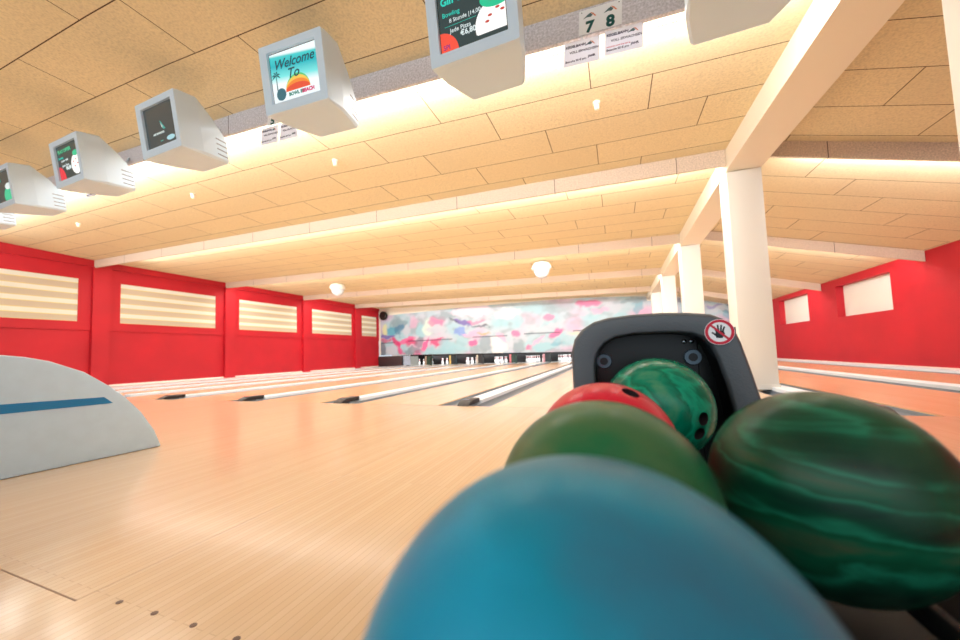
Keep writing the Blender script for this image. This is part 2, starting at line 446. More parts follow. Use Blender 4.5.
# ------------------------------------------------------------------ pin decks
pin_prof = [(.026, 0), (.030, .006), (.045, .05), (.0575, .10), (.0605, .115), (.057, .15), (.044, .19), (.028, .23), (.0235, .25), (.0228, .262), (.0245, .285), (.0305, .32), (.032, .338), (.030, .36), (.020, .376), (.008, .381)]
mis = [0]*15; mis[8] = 1; mis[10] = 1
pin0 = MB().lathe(pin_prof, n=12, mis=mis).build('bowling_pin', [M['pin'], M['pinred']], smooth=True)
used = False
pname = ['front pin', 'second row left', 'second row right', 'third row left', 'third row middle', 'third row right',
         'back row leftmost', 'back row second', 'back row third', 'back row rightmost']
PY = 18.75
lanesname = ['outermost left lane', 'second lane from left wall', 'third lane from left wall', 'fourth lane from left wall', 'fifth lane from left wall', 'sixth lane from left wall', 'lane just left of the ball return', 'lane just right of the ball return', 'lane right of the columns', 'outermost right lane']
for i in range(len(DIV)-1):
    if i in (7,): pass
    c = (DIV[i]+DIV[i+1])/2
    k = 0
    for row in range(4):
        for j in range(row+1):
            o = pin0 if not used else pin0.copy()
            if used: COL.objects.link(o)
            used = True
            o.location = (c+(j-row/2)*.3048, PY+row*.264, 0.0)
            tag(o, 'white bowling pin, %s, %s' % (pname[k], lanesname[i]), 'bowling pin', 'bowling pins on the %s' % lanesname[i]); k += 1
kcol = [srgb(30, 56, 52), srgb(36, 64, 50), srgb(30, 44, 48), srgb(40, 40, 44), srgb(34, 62, 54), srgb(32, 44, 48), srgb(28, 58, 44)]
acc = [srgb(150, 170, 190), srgb(170, 150, 130), srgb(236, 190, 110), srgb(200, 190, 170), srgb(200, 110, 120), srgb(200, 140, 150), srgb(220, 150, 70)]
for i, x in enumerate(DIV):
    r = empty('pin_deck_partition', (x, YE, 0)); tag(r, 'dark partition between pin decks, at the divider '+dn[i], 'partition', 'partitions between the pin decks')
    top = .70-(x+13.9)*.0155-.02
    MB().box((-.13, .0, .0), (.13, .25, top)).build('panel', mat('partition_%d' % i, kcol[i % 7], .5), r)
    MB().box((-.24, .01, .0), (-.132, .06, top)).build('coloured_strip', mat('strip_%d' % i, acc[i % 7], .5, var=.5, vscale=9), r)
r = tag(MB().box((DIV[0], YE+1.5, -.1), (DIV[-1], YE+1.58, .62)).build('pit_curtain', M['black']), 'black curtain hanging behind the bowling pins', 'curtain')
r = tag(MB().box((DIV[0]-.3, YE-.02, -.13), (DIV[-1]+.2, YE+1.45, -.001)).build('pin_deck', M['walk']), 'pale floor plate under the bowling pins', 'pin deck')
area('pin_deck_light', ((DIV[0]+DIV[-1])/2, YE+.22, .56), (0, .75, -.66), 17, .08, 110, (.92, .96, 1.0))
# lower left fittings
tag(MB().box((XL+.05, YE-.15, .0), (-12.15, YE-.01, .62)).build('cabinet', M['brown'], bevel=.01), 'low dark brown cabinet at the end of the left walkway', 'cabinet')
tag(MB().box((-12.1, YE-.03, .031), (-11.62, YE+.0, .62)).build('notice_board', mat('grey_blue_board', srgb(170, 182, 200), .6, var=.3, vscale=12)), 'pale blue grey board beside the brown cabinet at the far left', 'board')
sp_ = MB().lathe([(.02, -.02), (.22, -.02), (.27, -.10), (.27, -.22), (.20, -.26), (.05, -.24)], n=24, axis='y').build('loudspeaker', M['black'], smooth=True)
sp_.location = (-13.38, YE-.035, 3.13); tag(sp_, 'round black loudspeaker above the left end of the mural', 'loudspeaker')
MB().box((-.03, -.08, -.03), (.03, .03, .03)).build('bracket', M['black'], sp_)

# ------------------------------------------------------------------ mural (painted panel, colours stored as paint)
def back(px, py, yv):
    v = F + R2*(px-480)/fpx + U2*((332.96-py)/fpx); t = yv/v.y
    return v.x*t, HC+v.z*t
mur_top = [(-13.75, 3.14), (-7.6, 3.25), (-2, 3.24), (1.2, 3.04), (3.2, 2.80), (5.4, 2.44)]
mur_bot = lambda x: .70-(x+13.9)*.0155
W_, P1, P2, P3, G1, G2, C1, C2, V1, K1, O1, Y1_ = [Vector(srgb(*c)[:3]) for c in ((198, 206, 216), (232, 176, 208), (226, 100, 156), (214, 40, 110), (150, 168, 178), (96, 112, 126), (160, 206, 216), (90, 172, 196), (104, 70, 170), (40, 44, 70), (236, 170, 110), (226, 226, 160))]
strokes = [  # (px, py, rx, ry, angle deg, colour, strength) in the plane of the mural
 (400,335,14,20,0,C1,.7),(418,326,10,9,0,G1,.7),(398,324,8,7,0,G2,.5),(393,331,6,4,0,C2,.9),(399,330,4,6,0,Vector(srgb(60,120,160)[:3]),.7),(385,329,3,6,0,Y1_,.8),
 (388,336,9,2,0,V1,.8),(385,340,7,2,0,P3,.7),(405,341,10,3,-10,P2,.9),(397,345,9,3,60,P3,.9),(401,350,4,2,40,P2,.8),(383,350,4,10,0,G2,.8),(392,351,6,6,0,W_,.8),(411,343,7,3,0,P3,.8),
 (407,331,5,6,0,W_,.9),(414,322,5,5,0,P1,.6),(421,331,5,8,0,C1,.9),(428,327,5,9,0,Vector(srgb(220,240,225)[:3]),.8),(437,321,9,5,0,P2,.7),(447,316,14,5,0,G1,.8),(438,329,10,4,0,W_,.8),
 (424,347,11,2.3,-52,P2,.95),(418,353,5,2.5,-10,P2,.8),(419,343,4,5,0,G2,.6),(439,342,9,3,-8,P3,.8),(441,336,12,3,0,W_,.8),(412,351,9,4,0,G2,.6),(434,351,14,5,0,C1,.9),(430,356,20,1.5,0,G1,.8),(448,347,9,8,0,C1,.8),
 (470,311,22,5,0,Vector(srgb(246,226,240)[:3]),.8),(463,323,9,3,15,V1,.8),(475,322,9,2,0,P2,.6),(480,327,9,1,4,K1,.7),(460,332,6,4,0,Vector(srgb(120,150,220)[:3]),.8),(470,334,9,2,0,P1,.8),(484,333.8,8,1,0,O1,.8),(455,322,6,1,20,K1,.6),
 (472,343,6,4,0,P2,.95),(462,342,6,5,0,C1,.7),(485,343,7,8,0,G1,.9),(477,350,9,4,0,G1,.7),(498,345,8,9,0,Vector(srgb(250,240,236)[:3]),.9),(503,338,7,3,50,P1,.8),(455,350,9,4,0,C1,.7),
 (500,321,7,5,0,C1,.6),(508,313,14,6,0,Vector(srgb(222,234,234)[:3]),.8),(516,333,4,4,0,P2,.8),(520,321,6,6,0,C1,.6),(519,347,7,7,0,G1,.9),(525,339,3,3,0,W_,.7),(531,321,4,6,0,G1,.4),
 (549,318,6,4,0,P2,.7),(558,306,16,7,0,G1,.55),(571,316,9,3,0,G1,.4),(551,328,14,3,-10,W_,.8),(556,333,9,4,-8,P2,.9),(538,340,9,2,-45,P1,.9),(530,347,4,3,0,P2,.8),(545,347,14,5,0,C1,.9),(557,343,6,4,0,C2,.5),(566,340,10,4,0,C1,.6),(560,351,16,2,0,G1,.6),
 (588,303,14,4,0,P2,.8),(600,310,10,3,0,P1,.7),(580,323,9,3,0,G1,.4),(576,332,8,2,0,Y1_,.4),(590,317,12,3,0,C1,.5),(615,309,8,5,0,W_,.9),(622,317,10,3,0,C1,.7),(636,306,6,8,0,C2,.6),(632,300,12,2,0,G1,.8),(645,313,6,4,0,P1,.5),
 (680,299,4,3,0,K1,.6),(683,304,5,3,0,C1,.6),(710,300,12,2,12,K1,.5),(722,304,12,1.4,14,K1,.7),(714,307,9,1.5,10,V1,.5),(728,312,7,1.5,14,K1,.6),(715,303,10,2,10,C1,.6),(732,321,4,1.6,60,V1,.6),(720,311,9,3,0,W_,.7),(730,316,4,4,0,C2,.6)]
st2 = []
for (px, py, rx, ry, an, c, s) in strokes:
    x, z = back(px, py, YE); x1, _ = back(px+rx, py, YE); _, z1 = back(px, py+ry, YE)
    st2.append((x, z, abs(x1-x), abs(z1-z), math.radians(-an), c, s))
def paint(x, z):
    wx = .22*mnoise.noise(Vector((x*1.7, z*1.7, 5)))+.08*mnoise.noise(Vector((x*5, z*5, 8))); wz = .20*mnoise.noise(Vector((x*1.7, z*1.7, 15)))+.08*mnoise.noise(Vector((x*5, z*5, 18)))
    q = Vector((x*1.1, z*1.6, 0)); n1 = mnoise.noise(q); n2 = mnoise.noise(q*2.3+Vector((7, 3, 1))); n3 = mnoise.noise(q*.7+Vector((30, 1, 4)))
    c = W_.lerp(C1, min(1, max(0, .45+n1*1.3))*.7)
    c = c.lerp(G1, min(1, max(0, n2*1.6))*.7); c = c.lerp(P1, min(1, max(0, n3*2.2-.1))*.7)
    for (cx, cz, rx, rz, a, col, s) in st2:
        dx, dz = x+wx-cx, z+wz-cz
        if abs(dx) > 2.2*max(rx, rz) or abs(dz) > 2.2*max(rx, rz): continue
        u = (dx*math.cos(a)+dz*math.sin(a))/rx; v = (-dx*math.sin(a)+dz*math.cos(a))/rz
        d = math.sqrt(u*u+v*v)+.25*mnoise.noise(Vector((x*4, z*4, 2)))
        if d < 1.15: c = c.lerp(col, s*min(1, (1.15-d)/.35))
    if abs(z-(1.45+(x+13.4)*.009)) < .02: c = c.lerp(K1, .75)
    if abs(((x+13.9) % 3.3)-1.5) < .015: c = c.lerp(G2, .45)
    return c*.92
mb = MB(); bm = mb.bm
lay = bm.verts.layers.float_color.new('paint')
nx, nz = 330, 46
g = []
for i in range(nx+1):
    x = -13.75 + 19.1*i/nx; z0 = mur_bot(x); z1 = min(lerp_tab(mur_top, x), ceil_far(x)-.03, 2.80 if abs(x-RX) < .24 else 9); colv = []
    for j in range(nz+1):
        z = z0+(z1-z0)*j/nz; v = bm.verts.new((x, YE-.005, z)); c = paint(x, z); v[lay] = (c[0], c[1], c[2], 1); colv.append(v)
    g.append(colv)
for i in range(nx):
    for j in range(nz): bm.faces.new((g[i][j], g[i+1][j], g[i+1][j+1], g[i][j+1]))
bnd = [e for e in bm.edges if e.is_boundary]
res = bmesh.ops.extrude_edge_only(bm, edges=bnd)
nv = [e for e in res['geom'] if isinstance(e, bmesh.types.BMVert)]
for v in nv: v.co.y = YE+.045; v[lay] = (.6, .6, .6, 1)
mm = mat('mural_paint', (.8, .8, .8, 1), .45); t = NT(mm)
at_ = t.n('ShaderNodeAttribute'); at_.attribute_name = 'paint'; t.l(at_.outputs['Color'], t.b.inputs['Base Color'])
o = mb.build('mural', mm); tag(o, 'long graffiti style mural in pink, pale blue and grey above the pins', 'mural')
tag(MB().hexa([(-11.6, YE-.03, mur_bot(-11.6)-.09), (XR-.1, YE-.03, mur_bot(XR)-.09), (-11.6, YE+.04, mur_bot(-11.6)-.09), (XR-.1, YE+.04, mur_bot(XR)-.09),
   (-11.6, YE-.03, mur_bot(-11.6)-.005), (XR-.1, YE-.03, mur_bot(XR)-.005), (-11.6, YE+.04, mur_bot(-11.6)-.005), (XR-.1, YE+.04, mur_bot(XR)-.005)]).build('rail', M['black']), 'thin black rail under the mural along the pin decks', 'rail')

# ------------------------------------------------------------------ ball returns
def machine(loc, labels, dy=0):
    r = empty('ball_return', loc); tag(r, labels, 'ball return', 'ball return machines')
    # hood profile in y,z (side view), half width .2
    prof = [(.98, -0.0), (.98, .655), (1.02, .635), (1.09, .595), (1.154, .544), (1.27, .448), (1.345, .375), (1.436, .256), (1.511, .12), (1.553, 0)]
    prof[1:1] = []
    hp = [(1.10, 0), (1.10, .585)] + prof[4:] if dy == 0 else [(1.10+dy, 0), (1.10+dy, .652), (.84, .652), (.92, .640), (1.009, .615)] + prof[4:]
    hood = MB(); hood.extr([(-.2, y, z) for y, z in hp], (.4, 0, 0))
    hood.build('hood', M['hood'], r, bevel=.012)
    for s in (-1, 1):
        x = s*.2
        ys0 = 1.11+dy
        MB().extr([(x+s*.0005, ys0, .345), (x+s*.0005, ys0, .402), (x+s*.0005, 1.243, .381), (x+s*.0005, 1.286, .338)], (s*.002, 0, 0)).build('side_stripe', M['stripe'], r)
    # front shell with mouth
    f0 = set(r.children)
    out = [(-.205, .02), (-.205, .40), (-.205, .565), (-.196, .598), (-.176, .624), (-.148, .641), (-.11, .650), (-.05, .654), (.01, .654), (.07, .650), (.115, .643), (.140, .630), (.158, .608), (.170, .575), (.188, .50), (.203, .43), (.212, .36), (.215, .02)]
    inn = [(-.150, .27), (-.150, .40), (-.150, .530), (-.147, .550), (-.138, .570), (-.122, .588), (-.095, .602), (-.05, .608), (.01, .608), (.05, .606), (.075, .602), (.096, .592), (.112, .573), (.124, .545), (.140, .48), (.149, .43), (.155, .37), (.158, .27)]
    yf, mb = .95, MB(); bm = mb.bm
    mk = lambda pts, y, sc=1: [bm.verts.new((x*sc, y, .3+(z-.3)*sc if z > .3 else z)) for x, z in pts]
    back_o = mk(out, 1.07, .985); edge_o = mk(out, .962, 1.0); fo = mk([(x*.975, .3+(z-.3)*.98 if z > .3 else z) for x, z in out], yf)
    fi = mk(inn, yf+.002); fi2 = mk([(x*.985, z*.995) for x, z in inn], yf+.02); bi = mk([(x*.985, z*.995) for x, z in inn], 1.07)
    for A, B in ((back_o, edge_o), (edge_o, fo), (fo, fi), (fi, fi2), (fi2, bi)):
        for i in range(len(A)-1): bm.faces.new((A[i], A[i+1], B[i+1], B[i])).material_index = int(A is fi2)
    for A, B in ((back_o, edge_o), (edge_o, fo), (fo, fi), (fi, fi2), (fi2, bi)):
        bm.faces.new((A[-1], A[0], B[0], B[-1])).material_index = int(A is fi2)
    mb.build('front_shell', [M['frame'], M['black']], r, bevel=.004)
    MB().box((-.17, 1.055, .2), (.100, 1.072, .625)).build('back_plate', M['black'], r)
    MB().box((.104, 1.066, .2), (.19, 1.08, .615)).build('back_plate', M['black'], r)
    MB().extr([(-.195, 1.085, .05), (-.195, 1.085, .58), (-.17, 1.085, .63), (.12, 1.085, .64), (.16, 1.085, .60), (.20, 1.085, .05)], (0, .014, 0)).build('rear_cover', M['black'], r)
    for x, z in ((-.128, .537), (.098-.01, .542)):
        ring = MB(); ring.lathe([(.010, -.012), (.019, -.012), (.021, -.004), (.021, 0), (.010, 0)], n=24, axis='y')
        o = ring.build('ring_bolt', mat('bolt_ring', srgb(96, 112, 124), .3, metal=.5), r, smooth=False); o.location = (x, 1.055, z)
        o2 = MB().lathe([(.0105, -.013), (.0105, 0)], n=16, axis='y').build('bolt_hole', M['black'], o)
    for x in (.072, .088):
        o = MB().lathe([(.003, -.006), (.006, -.004), (.006, 0)], n=12, axis='y').build('screw', M['chrome'], r, smooth=True); o.location = (x, 1.055, .583)
    # no reaching in sign on the right shoulder of the shell
    dec = empty('warning_sticker', (.127, .9475, .600), (math.radians(0), 0, 0)); dec.parent = r
    def disc(r0, r1, y, m, n=40):
        mb = MB()
        if r0 == 0: mb.lathe([(r1, y-.0006), (r1, y)], n=n, axis='y')
        else: mb.lathe([(r0, y-.0006), (r1, y-.0006), (r1, y), (r0, y)], n=n, axis='y')
        return mb
    disc(0, .0295, 0, 0).build('sticker_disc', M['board'], dec)
    rg = MB()
    n = 40
    rings = []
    for rr, yy_ in ((.0225, -.0012), (.0285, -.0012), (.0285, -.0006), (.0225, -.0006), (.0225, -.0012)):
        rings.append([Vector((rr*math.cos(2*PI*i/n), yy_, rr*math.sin(2*PI*i/n))) for i in range(n)])
    rg.loft(rings, caps=False).build('red_ring', M['redink'], dec)
    hd = MB(); y = -.0009
    hd.extr([(-.007, y, -.013), (.005, y, -.014), (.010, y, -.004), (.008, y, .003), (-.007, y, .003), (-.009, y, -.005)], (0, .0003, 0))
    for (x0, z0, x1, z1) in ((-.006, .001, -.010, .013), (-.002, .002, -.003, .017), (.0025, .002, .004, .016), (.006, .001, .010, .012), (-.007, -.007, -.015, .0)):
        d = Vector((x1-x0, 0, z1-z0)).normalized(); nrm = Vector((-d.z, 0, d.x))*.0017; a = Vector((x0, y, z0)); b = Vector((x1, y, z1))
        hd.extr([a-nrm, b-nrm, b+nrm, a+nrm], (0, .0003, 0))
    hd.build('hand_symbol', M['black'], dec)
    MB().extr([(-.0178, -.0013, .0145), (-.0145, -.0013, .0178), (.0178, -.0013, -.0145), (.0145, -.0013, -.0178)], (0, .0004, 0)).build('slash', M['redink'], dec)
    # rack
    rk = MB()
    rk.box((-.235, -.45, .16), (.235, .94, .262))
    rk.build('rack_tray', M['darkgrey'], r, bevel=.012)
    for s in (-1, 1):
        MB().extr([(s*.235, -.5, .20), (s*.315, -.5, .20), (s*.315, -.5, .325), (s*.295, -.5, .34), (s*.26, -.5, .325), (s*.235, -.5, .27)], (0, 1.42, 0)).build('side_rim', M['rackbrown'], r, bevel=.006)
        for xo in (-.06, .06):
            x = s*.113+xo
            MB().lathe([(.012, -.45), (.012, .935)], c=(x, 0, .3045), n=10, axis='y').build('ball_rail', M['darkgrey'], r, smooth=True)
    MB().box((-.07, .74, .262), (.07, .96, .322)).build('exit_ramp', M['darkgrey'], r, bevel=.01)
    MB().box((-.315, -.54, .16), (.315, -.50, .34)).build('end_panel', M['rackbrown'], r, bevel=.01)
    MB().box((-.14, -.1, 0.03), (.14, .7, .16)).build('pedestal', M['frame'], r, bevel=.02)
    MB().box((-.2, -.16, 0), (.2, .76, .03)).build('foot_plate', M['darkgrey'], r, bevel=.008)
    for ch in r.children:
        if ch not in f0: ch.location.y += dy
    return r
m0 = machine((.093, 0, 0), 'dark grey ball return with its mouth open behind the bowling balls in the foreground')
m1 = machine((-3.23, 0, 0), 'ball return with curved white hood and blue stripe at the left edge', -.62)

# ------------------------------------------------------------------ bowling balls
def ball_mat(name, stops, scale=3.0, dist=2.5, rough=.28, seed=0, speck=None, stretch=(1, 1, 3)):
    m = mat(name, (.1, .3, .2, 1), rough, coat=.05, spec=.22); t = NT(m); t.b.inputs['Coat Roughness'].default_value = .2
    v = t.xyz(tuple(s_*10 for s_ in stretch), (.4+seed, .9*seed, .3))
    n = t.n('ShaderNodeTexNoise', Scale=scale*.1, Detail=8.0, Distortion=dist, Roughness=.6); t.l(v, n.inputs['Vector'])
    wv = t.n('ShaderNodeTexWave', Scale=scale*.06, Distortion=9.0, Detail=4.0); wv.inputs['Detail Scale'].default_value = 1.5; t.l(v, wv.inputs['Vector'])
    f = t.math('ADD', t.math('MULTIPLY', n.outputs['Fac'], .7), t.math('MULTIPLY', wv.outputs['Fac'], .3))
    c = t.ramp(f, stops)
    sc = t.n('ShaderNodeTexNoise', Scale=14.0, Detail=6.0); t.l(t.xyz(), sc.inputs['Vector'])
    if speck:
        c = t.mix(t.ramp(sc.outputs['Fac'], [(.50, (0, 0, 0, 1)), (.62, (.7, .7, .7, 1))]), c, speck)
    t.l(c, t.b.inputs['Base Color'])
    rr = t.math('ADD', t.math('MULTIPLY', sc.outputs['Fac'], .25), rough-.08); t.l(rr, t.b.inputs['Roughness'])
    return m
bg = [(.30, srgb(14, 50, 42)), (.42, srgb(20, 92, 70)), (.50, srgb(30, 130, 92)), (.56, srgb(24, 84, 56)), (.68, srgb(70, 96, 60))]
BALLS = [
 ('blue', (-.020, .176, .408), ball_mat('blue_ball', [(.30, srgb(0, 132, 170)), (.50, srgb(0, 146, 182)), (.60, srgb(0, 132, 162)), (.72, srgb(50, 104, 130))], 2.0, 1.5, .36, 1, srgb(14, 138, 168), (1, 1, 1)), 'turquoise blue bowling ball nearest the camera, front of the left row', []),
 ('green2', (-.022, .3925, .408), ball_mat('green_ball_a', [(.32, srgb(8, 66, 44)), (.46, srgb(18, 106, 66)), (.56, srgb(34, 104, 64)), (.74, srgb(92, 110, 70))], 2.2, 2, .3, 2, srgb(50, 100, 66), (1, 1, 2.5)), 'mossy green bowling ball between the blue ball and the red ball', []),
 ('red', (-.025, .609, .408), ball_mat('red_ball', [(.3, srgb(206, 8, 40)), (.5, srgb(220, 18, 50)), (.7, srgb(228, 40, 66))], 2, 1, .25, 3, None, (1, 1, 1)), 'bright red bowling ball with one finger hole visible behind the mossy green ball', [((.38, -.259, .888), .013)]),
 ('teal', (.074, .855, .439), ball_mat('teal_ball', [(.30, srgb(0, 60, 46)), (.42, srgb(0, 112, 84)), (.50, srgb(14, 160, 124)), (.55, srgb(0, 104, 76)), (.62, srgb(0, 130, 100)), (.76, srgb(90, 150, 110))], 3.4, 2.2, .22, 4, None, (1, 3, 1.2)), 'marbled teal green bowling ball coming out of the ball return mouth', [((.655, -.754, -.05), .0125), ((.579, -.755, -.31), .0125)]),
 ('right', (.206, .516, .405), ball_mat('green_ball_b', [(.30, srgb(6, 34, 26)), (.42, srgb(10, 66, 46)), (.50, srgb(26, 112, 84)), (.55, srgb(12, 70, 46)), (.62, srgb(14, 84, 58)), (.76, srgb(84, 78, 54))], 2.4, 1.6, .3, 5.3, srgb(34, 66, 48), (1, 1, 3)), 'large dark green swirled bowling ball alone in the right row of the rack', [])]
hole_m = mat('hole_dark', srgb(30, 12, 14), .7)
for nm, c, m, lab, holes in BALLS:
    bm = bmesh.new(); bmesh.ops.create_icosphere(bm, subdivisions=6, radius=.108)
    me = bpy.data.meshes.new('bowling_ball'); bm.to_mesh(me); bm.free(); me.materials.append(m); me.materials.append(hole_m)
    o = bpy.data.objects.new('bowling_ball', me); COL.objects.link(o)
    if holes:
        bm = bmesh.new()
        for d, rad in holes:
            d = Vector(d).normalized(); q = d.to_track_quat('Z', 'Y').to_matrix().to_4x4()
            ret = bmesh.ops.create_cone(bm, cap_ends=True, segments=24, radius1=rad, radius2=rad, depth=.07, matrix=Matrix.Translation(d*.1)@q)
        for f in bm.faces: f.material_index = 1
        cm = bpy.data.meshes.new('cut'); bm.to_mesh(cm); bm.free(); cm.materials.append(m); cm.materials.append(hole_m)
        co = bpy.data.objects.new('cut', cm); COL.objects.link(co)
        md = o.modifiers.new('b', 'BOOLEAN'); md.operation = 'DIFFERENCE'; md.object = co; md.solver = 'EXACT'
        dg = bpy.context.evaluated_depsgraph_get(); dg.update()
        nm_ = bpy.data.meshes.new_from_object(o.evaluated_get(dg)); o.modifiers.clear(); o.data = nm_
        bpy.data.objects.remove(co)
    for p in o.data.polygons: p.use_smooth = True
    o.data.set_sharp_from_angle(angle=math.radians(40))
    o.location = c; tag(o, lab, 'bowling ball', 'bowling balls on the ball return')

# ------------------------------------------------------------------ score monitors
E_ = {}
def em(name, rgb, e=1.0):
    if name not in E_: E_[name] = screen('screen_'+name, srgb(*rgb), e)
    return E_[name]
def text(s, size, x, z, m, parent, name='screen_text', shear=0, y=-.0035, align='LEFT', bold=0):
    c = bpy.data.curves.new(name, 'FONT'); c.body = s; c.size = size; c.shear = shear; c.extrude = .0006; c.align_x = align; c.offset = bold
    c.resolution_u = 3; c.materials.append(m)
    tmp = bpy.data.objects.new(name, c); COL.objects.link(tmp)
    dg = bpy.context.evaluated_depsgraph_get(); dg.update()
    me = bpy.data.meshes.new_from_object(tmp.evaluated_get(dg)); bpy.data.objects.remove(tmp); bpy.data.curves.remove(c)
    me.materials.clear(); me.materials.append(m)
    o = bpy.data.objects.new(name, me); COL.objects.link(o); o.parent = parent
    o.location = (x, y, z); o.rotation_euler = (PI/2, 0, 0)
    return o
def blob(cx, cz, rx, rz, m, parent, name, a0=0, a1=360, y=-.002, clip=None, n=28):
    pts = [(cx+rx*math.cos(math.radians(a0+(a1-a0)*i/n)), cz+rz*math.sin(math.radians(a0+(a1-a0)*i/n))) for i in range(n if a1-a0 == 360 else n+1)]
    if clip: pts = [(min(max(x, clip[0]), clip[2]), min(max(z, clip[1]), clip[3])) for x, z in pts]
    return MB().extr([(x, y, z) for x, z in pts], (0, .0008, 0)).build(name, m, parent)
SW, SH = .44, .36
def monitor(X, Y, Z, rotz, content, label, tilt=9):
    r = empty('score_monitor', (X, Y, Z), (math.radians(tilt), 0, math.radians(rotz)))
    tag(r, label, 'monitor', 'score monitors under the ceiling')
    w_, h = .295, .50
    # casing: front rim, then body tapering to the rear
    sec = [(0, w_, 0, h), (.045, w_, -.004, h+.01), (.20, w_-.01, 0, h+.03), (.36, w_-.05, .008, h-.09), (.49, w_-.085, .015, h-.23)]
    rings = []
    for y, hw, z0, z1 in sec:
        ch = .02 if y > .1 else .008
        rings.append([(-hw+ch, y, z0), (hw-ch, y, z0), (hw, y, z0+ch), (hw, y, z1-ch), (hw-ch, y, z1), (-hw+ch, y, z1), (-hw, y, z1-ch), (-hw, y, z0+ch)])
    mb = MB(); mb.loft(rings, caps=False); bm = mb.bm
    bm.verts.ensure_lookup_table()
    n = 8; last = [bm.verts[len(bm.verts)-n+i] for i in range(n)]; bm.faces.new(last)
    first = [bm.verts[i] for i in range(n)]
    # front bezel with square opening, then recess
    x0, x1, z0, z1 = -SW/2-.008, SW/2+.008, .072, .072+SH+.016
    hole = [(-0, 0)]*0
    op = [(x0, z0), (x1, z0), (x1, z0), (x1, z1), (x1, z1), (x0, z1), (x0, z1), (x0, z0)]
    i1 = [bm.verts.new((x, .004, z)) for x, z in ((x0, z0), (x1, z0), (x1, z1), (x0, z1))]
    mp = [0, 1, 1, 2, 2, 3, 3, 0]
    for i in range(8):
        j = (i+1) % 8; a, b = i1[mp[i]], i1[mp[j]]
        bm.faces.new((first[i], first[j], b) if a is b else (first[i], first[j], b, a))
    i2 = [bm.verts.new((x*.985, .03, (z-.26)*.985+.26)) for x, z in ((x0, z0), (x1, z0), (x1, z1), (x0, z1))]
    for i in range(4): bm.faces.new((i1[i], i1[(i+1) % 4], i2[(i+1) % 4], i2[i]))
    mb.build('casing', M['monitor'], r)
    for s in (-1, 1):
        for i in range(4):
            z = .06+i*.05
            a = Vector((s*(w_-.0495), .362, z)); b = Vector((s*(w_-.0835), .484, z))
            MB().hexa([a+Vector((-.002, 0, 0)), a+Vector((.002, 0, 0)), b+Vector((-.002, 0, 0)), b+Vector((.002, 0, 0)), a+Vector((-.002, 0, .009)), a+Vector((.002, 0, .009)), b+Vector((-.002, 0, .009)), b+Vector((.002, 0, .009))]).build('vent_slot', M['vent'], r)
    Mi = (Matrix.Translation((X, Y, Z)) @ Matrix.Rotation(math.radians(rotz), 4, 'Z') @ Matrix.Rotation(math.radians(tilt), 4, 'X')).inverted()
    zf = ceil_z(X, FY)-.12
    b_ = [Vector((dx, .42, dz)) for dz in (.16, .22) for dx in (-.03, .03)]
    e_ = [Mi @ Vector((X+X*.075+dx, FY-.001, zf+dz)) for dz in (-.02, .02) for dx in (-.02, .02)]
    MB().hexa([b_[0], b_[1], e_[0], e_[1], b_[2], b_[3], e_[2], e_[3]]).build('mounting_arm', M['monitor'], r)
    MB().box((-SW/2-.007, .024, .073), (SW/2+.007, .034, .073+SH+.014)).build('tube_surround', M['black'], r)
    sc = empty('screen', (0, .022, .08)); sc.parent = r
    content(sc)
    return r
def bgpanel(sc, m): MB().box((-SW/2, 0, 0), (SW/2, .002, SH)).build('screen_glass', m, sc)
cl = (-SW/2, 0, SW/2, SH)
def scr_offer(sc):
    bgpanel(sc, em('slate', (44, 66, 70)))
    g, wt = em('teal', (40, 205, 185), 1.1), em('white', (226, 240, 240), 1.0)
    text('Gin OF Apr', .062, -.20, .275, g, sc, bold=.002)
    text('Bowling', .038, -.195, .205, g, sc); text('8 Stunde |14,00', .034, -.150, .165, wt, sc)
    text('Jede Pizza', .036, -.15, .105, wt, sc); text('€6,80', .044, -.08, .068, wt, sc, bold=.001)
    MB().box((-.185, -.001, .148), (.03, .001, .1495)).build('rule_line', g, sc)
    blob(.17, .07, .15, .145, em('plate', (250, 250, 248), 1.15), sc, 'plate_picture', clip=(cl[0], .03, cl[2], cl[3]))
    blob(.17, .215, .11, .055, em('salad', (30, 200, 150), 1.0), sc, 'salad_picture', y=-.003, clip=cl)
    for (x, z) in ((.12, .12), (.17, .15), (.10, .09), (.20, .13)): blob(x, z, .014, .007, em('tomato', (200, 70, 60)), sc, 'tomato_picture', y=-.004)
    MB().extr([(-SW/2, -.002, 0)]+[(-SW/2+.12*math.cos(t), -.002, .12*math.sin(t)) for t in [PI/2*i/14 for i in range(15)]], (0, .0008, 0)).build('coral_disc', em('coral', (250, 84, 66), 1.0), sc)
    text('SPI', .04, -.205, .015, em('purple', (130, 40, 140)), sc, y=-.004)
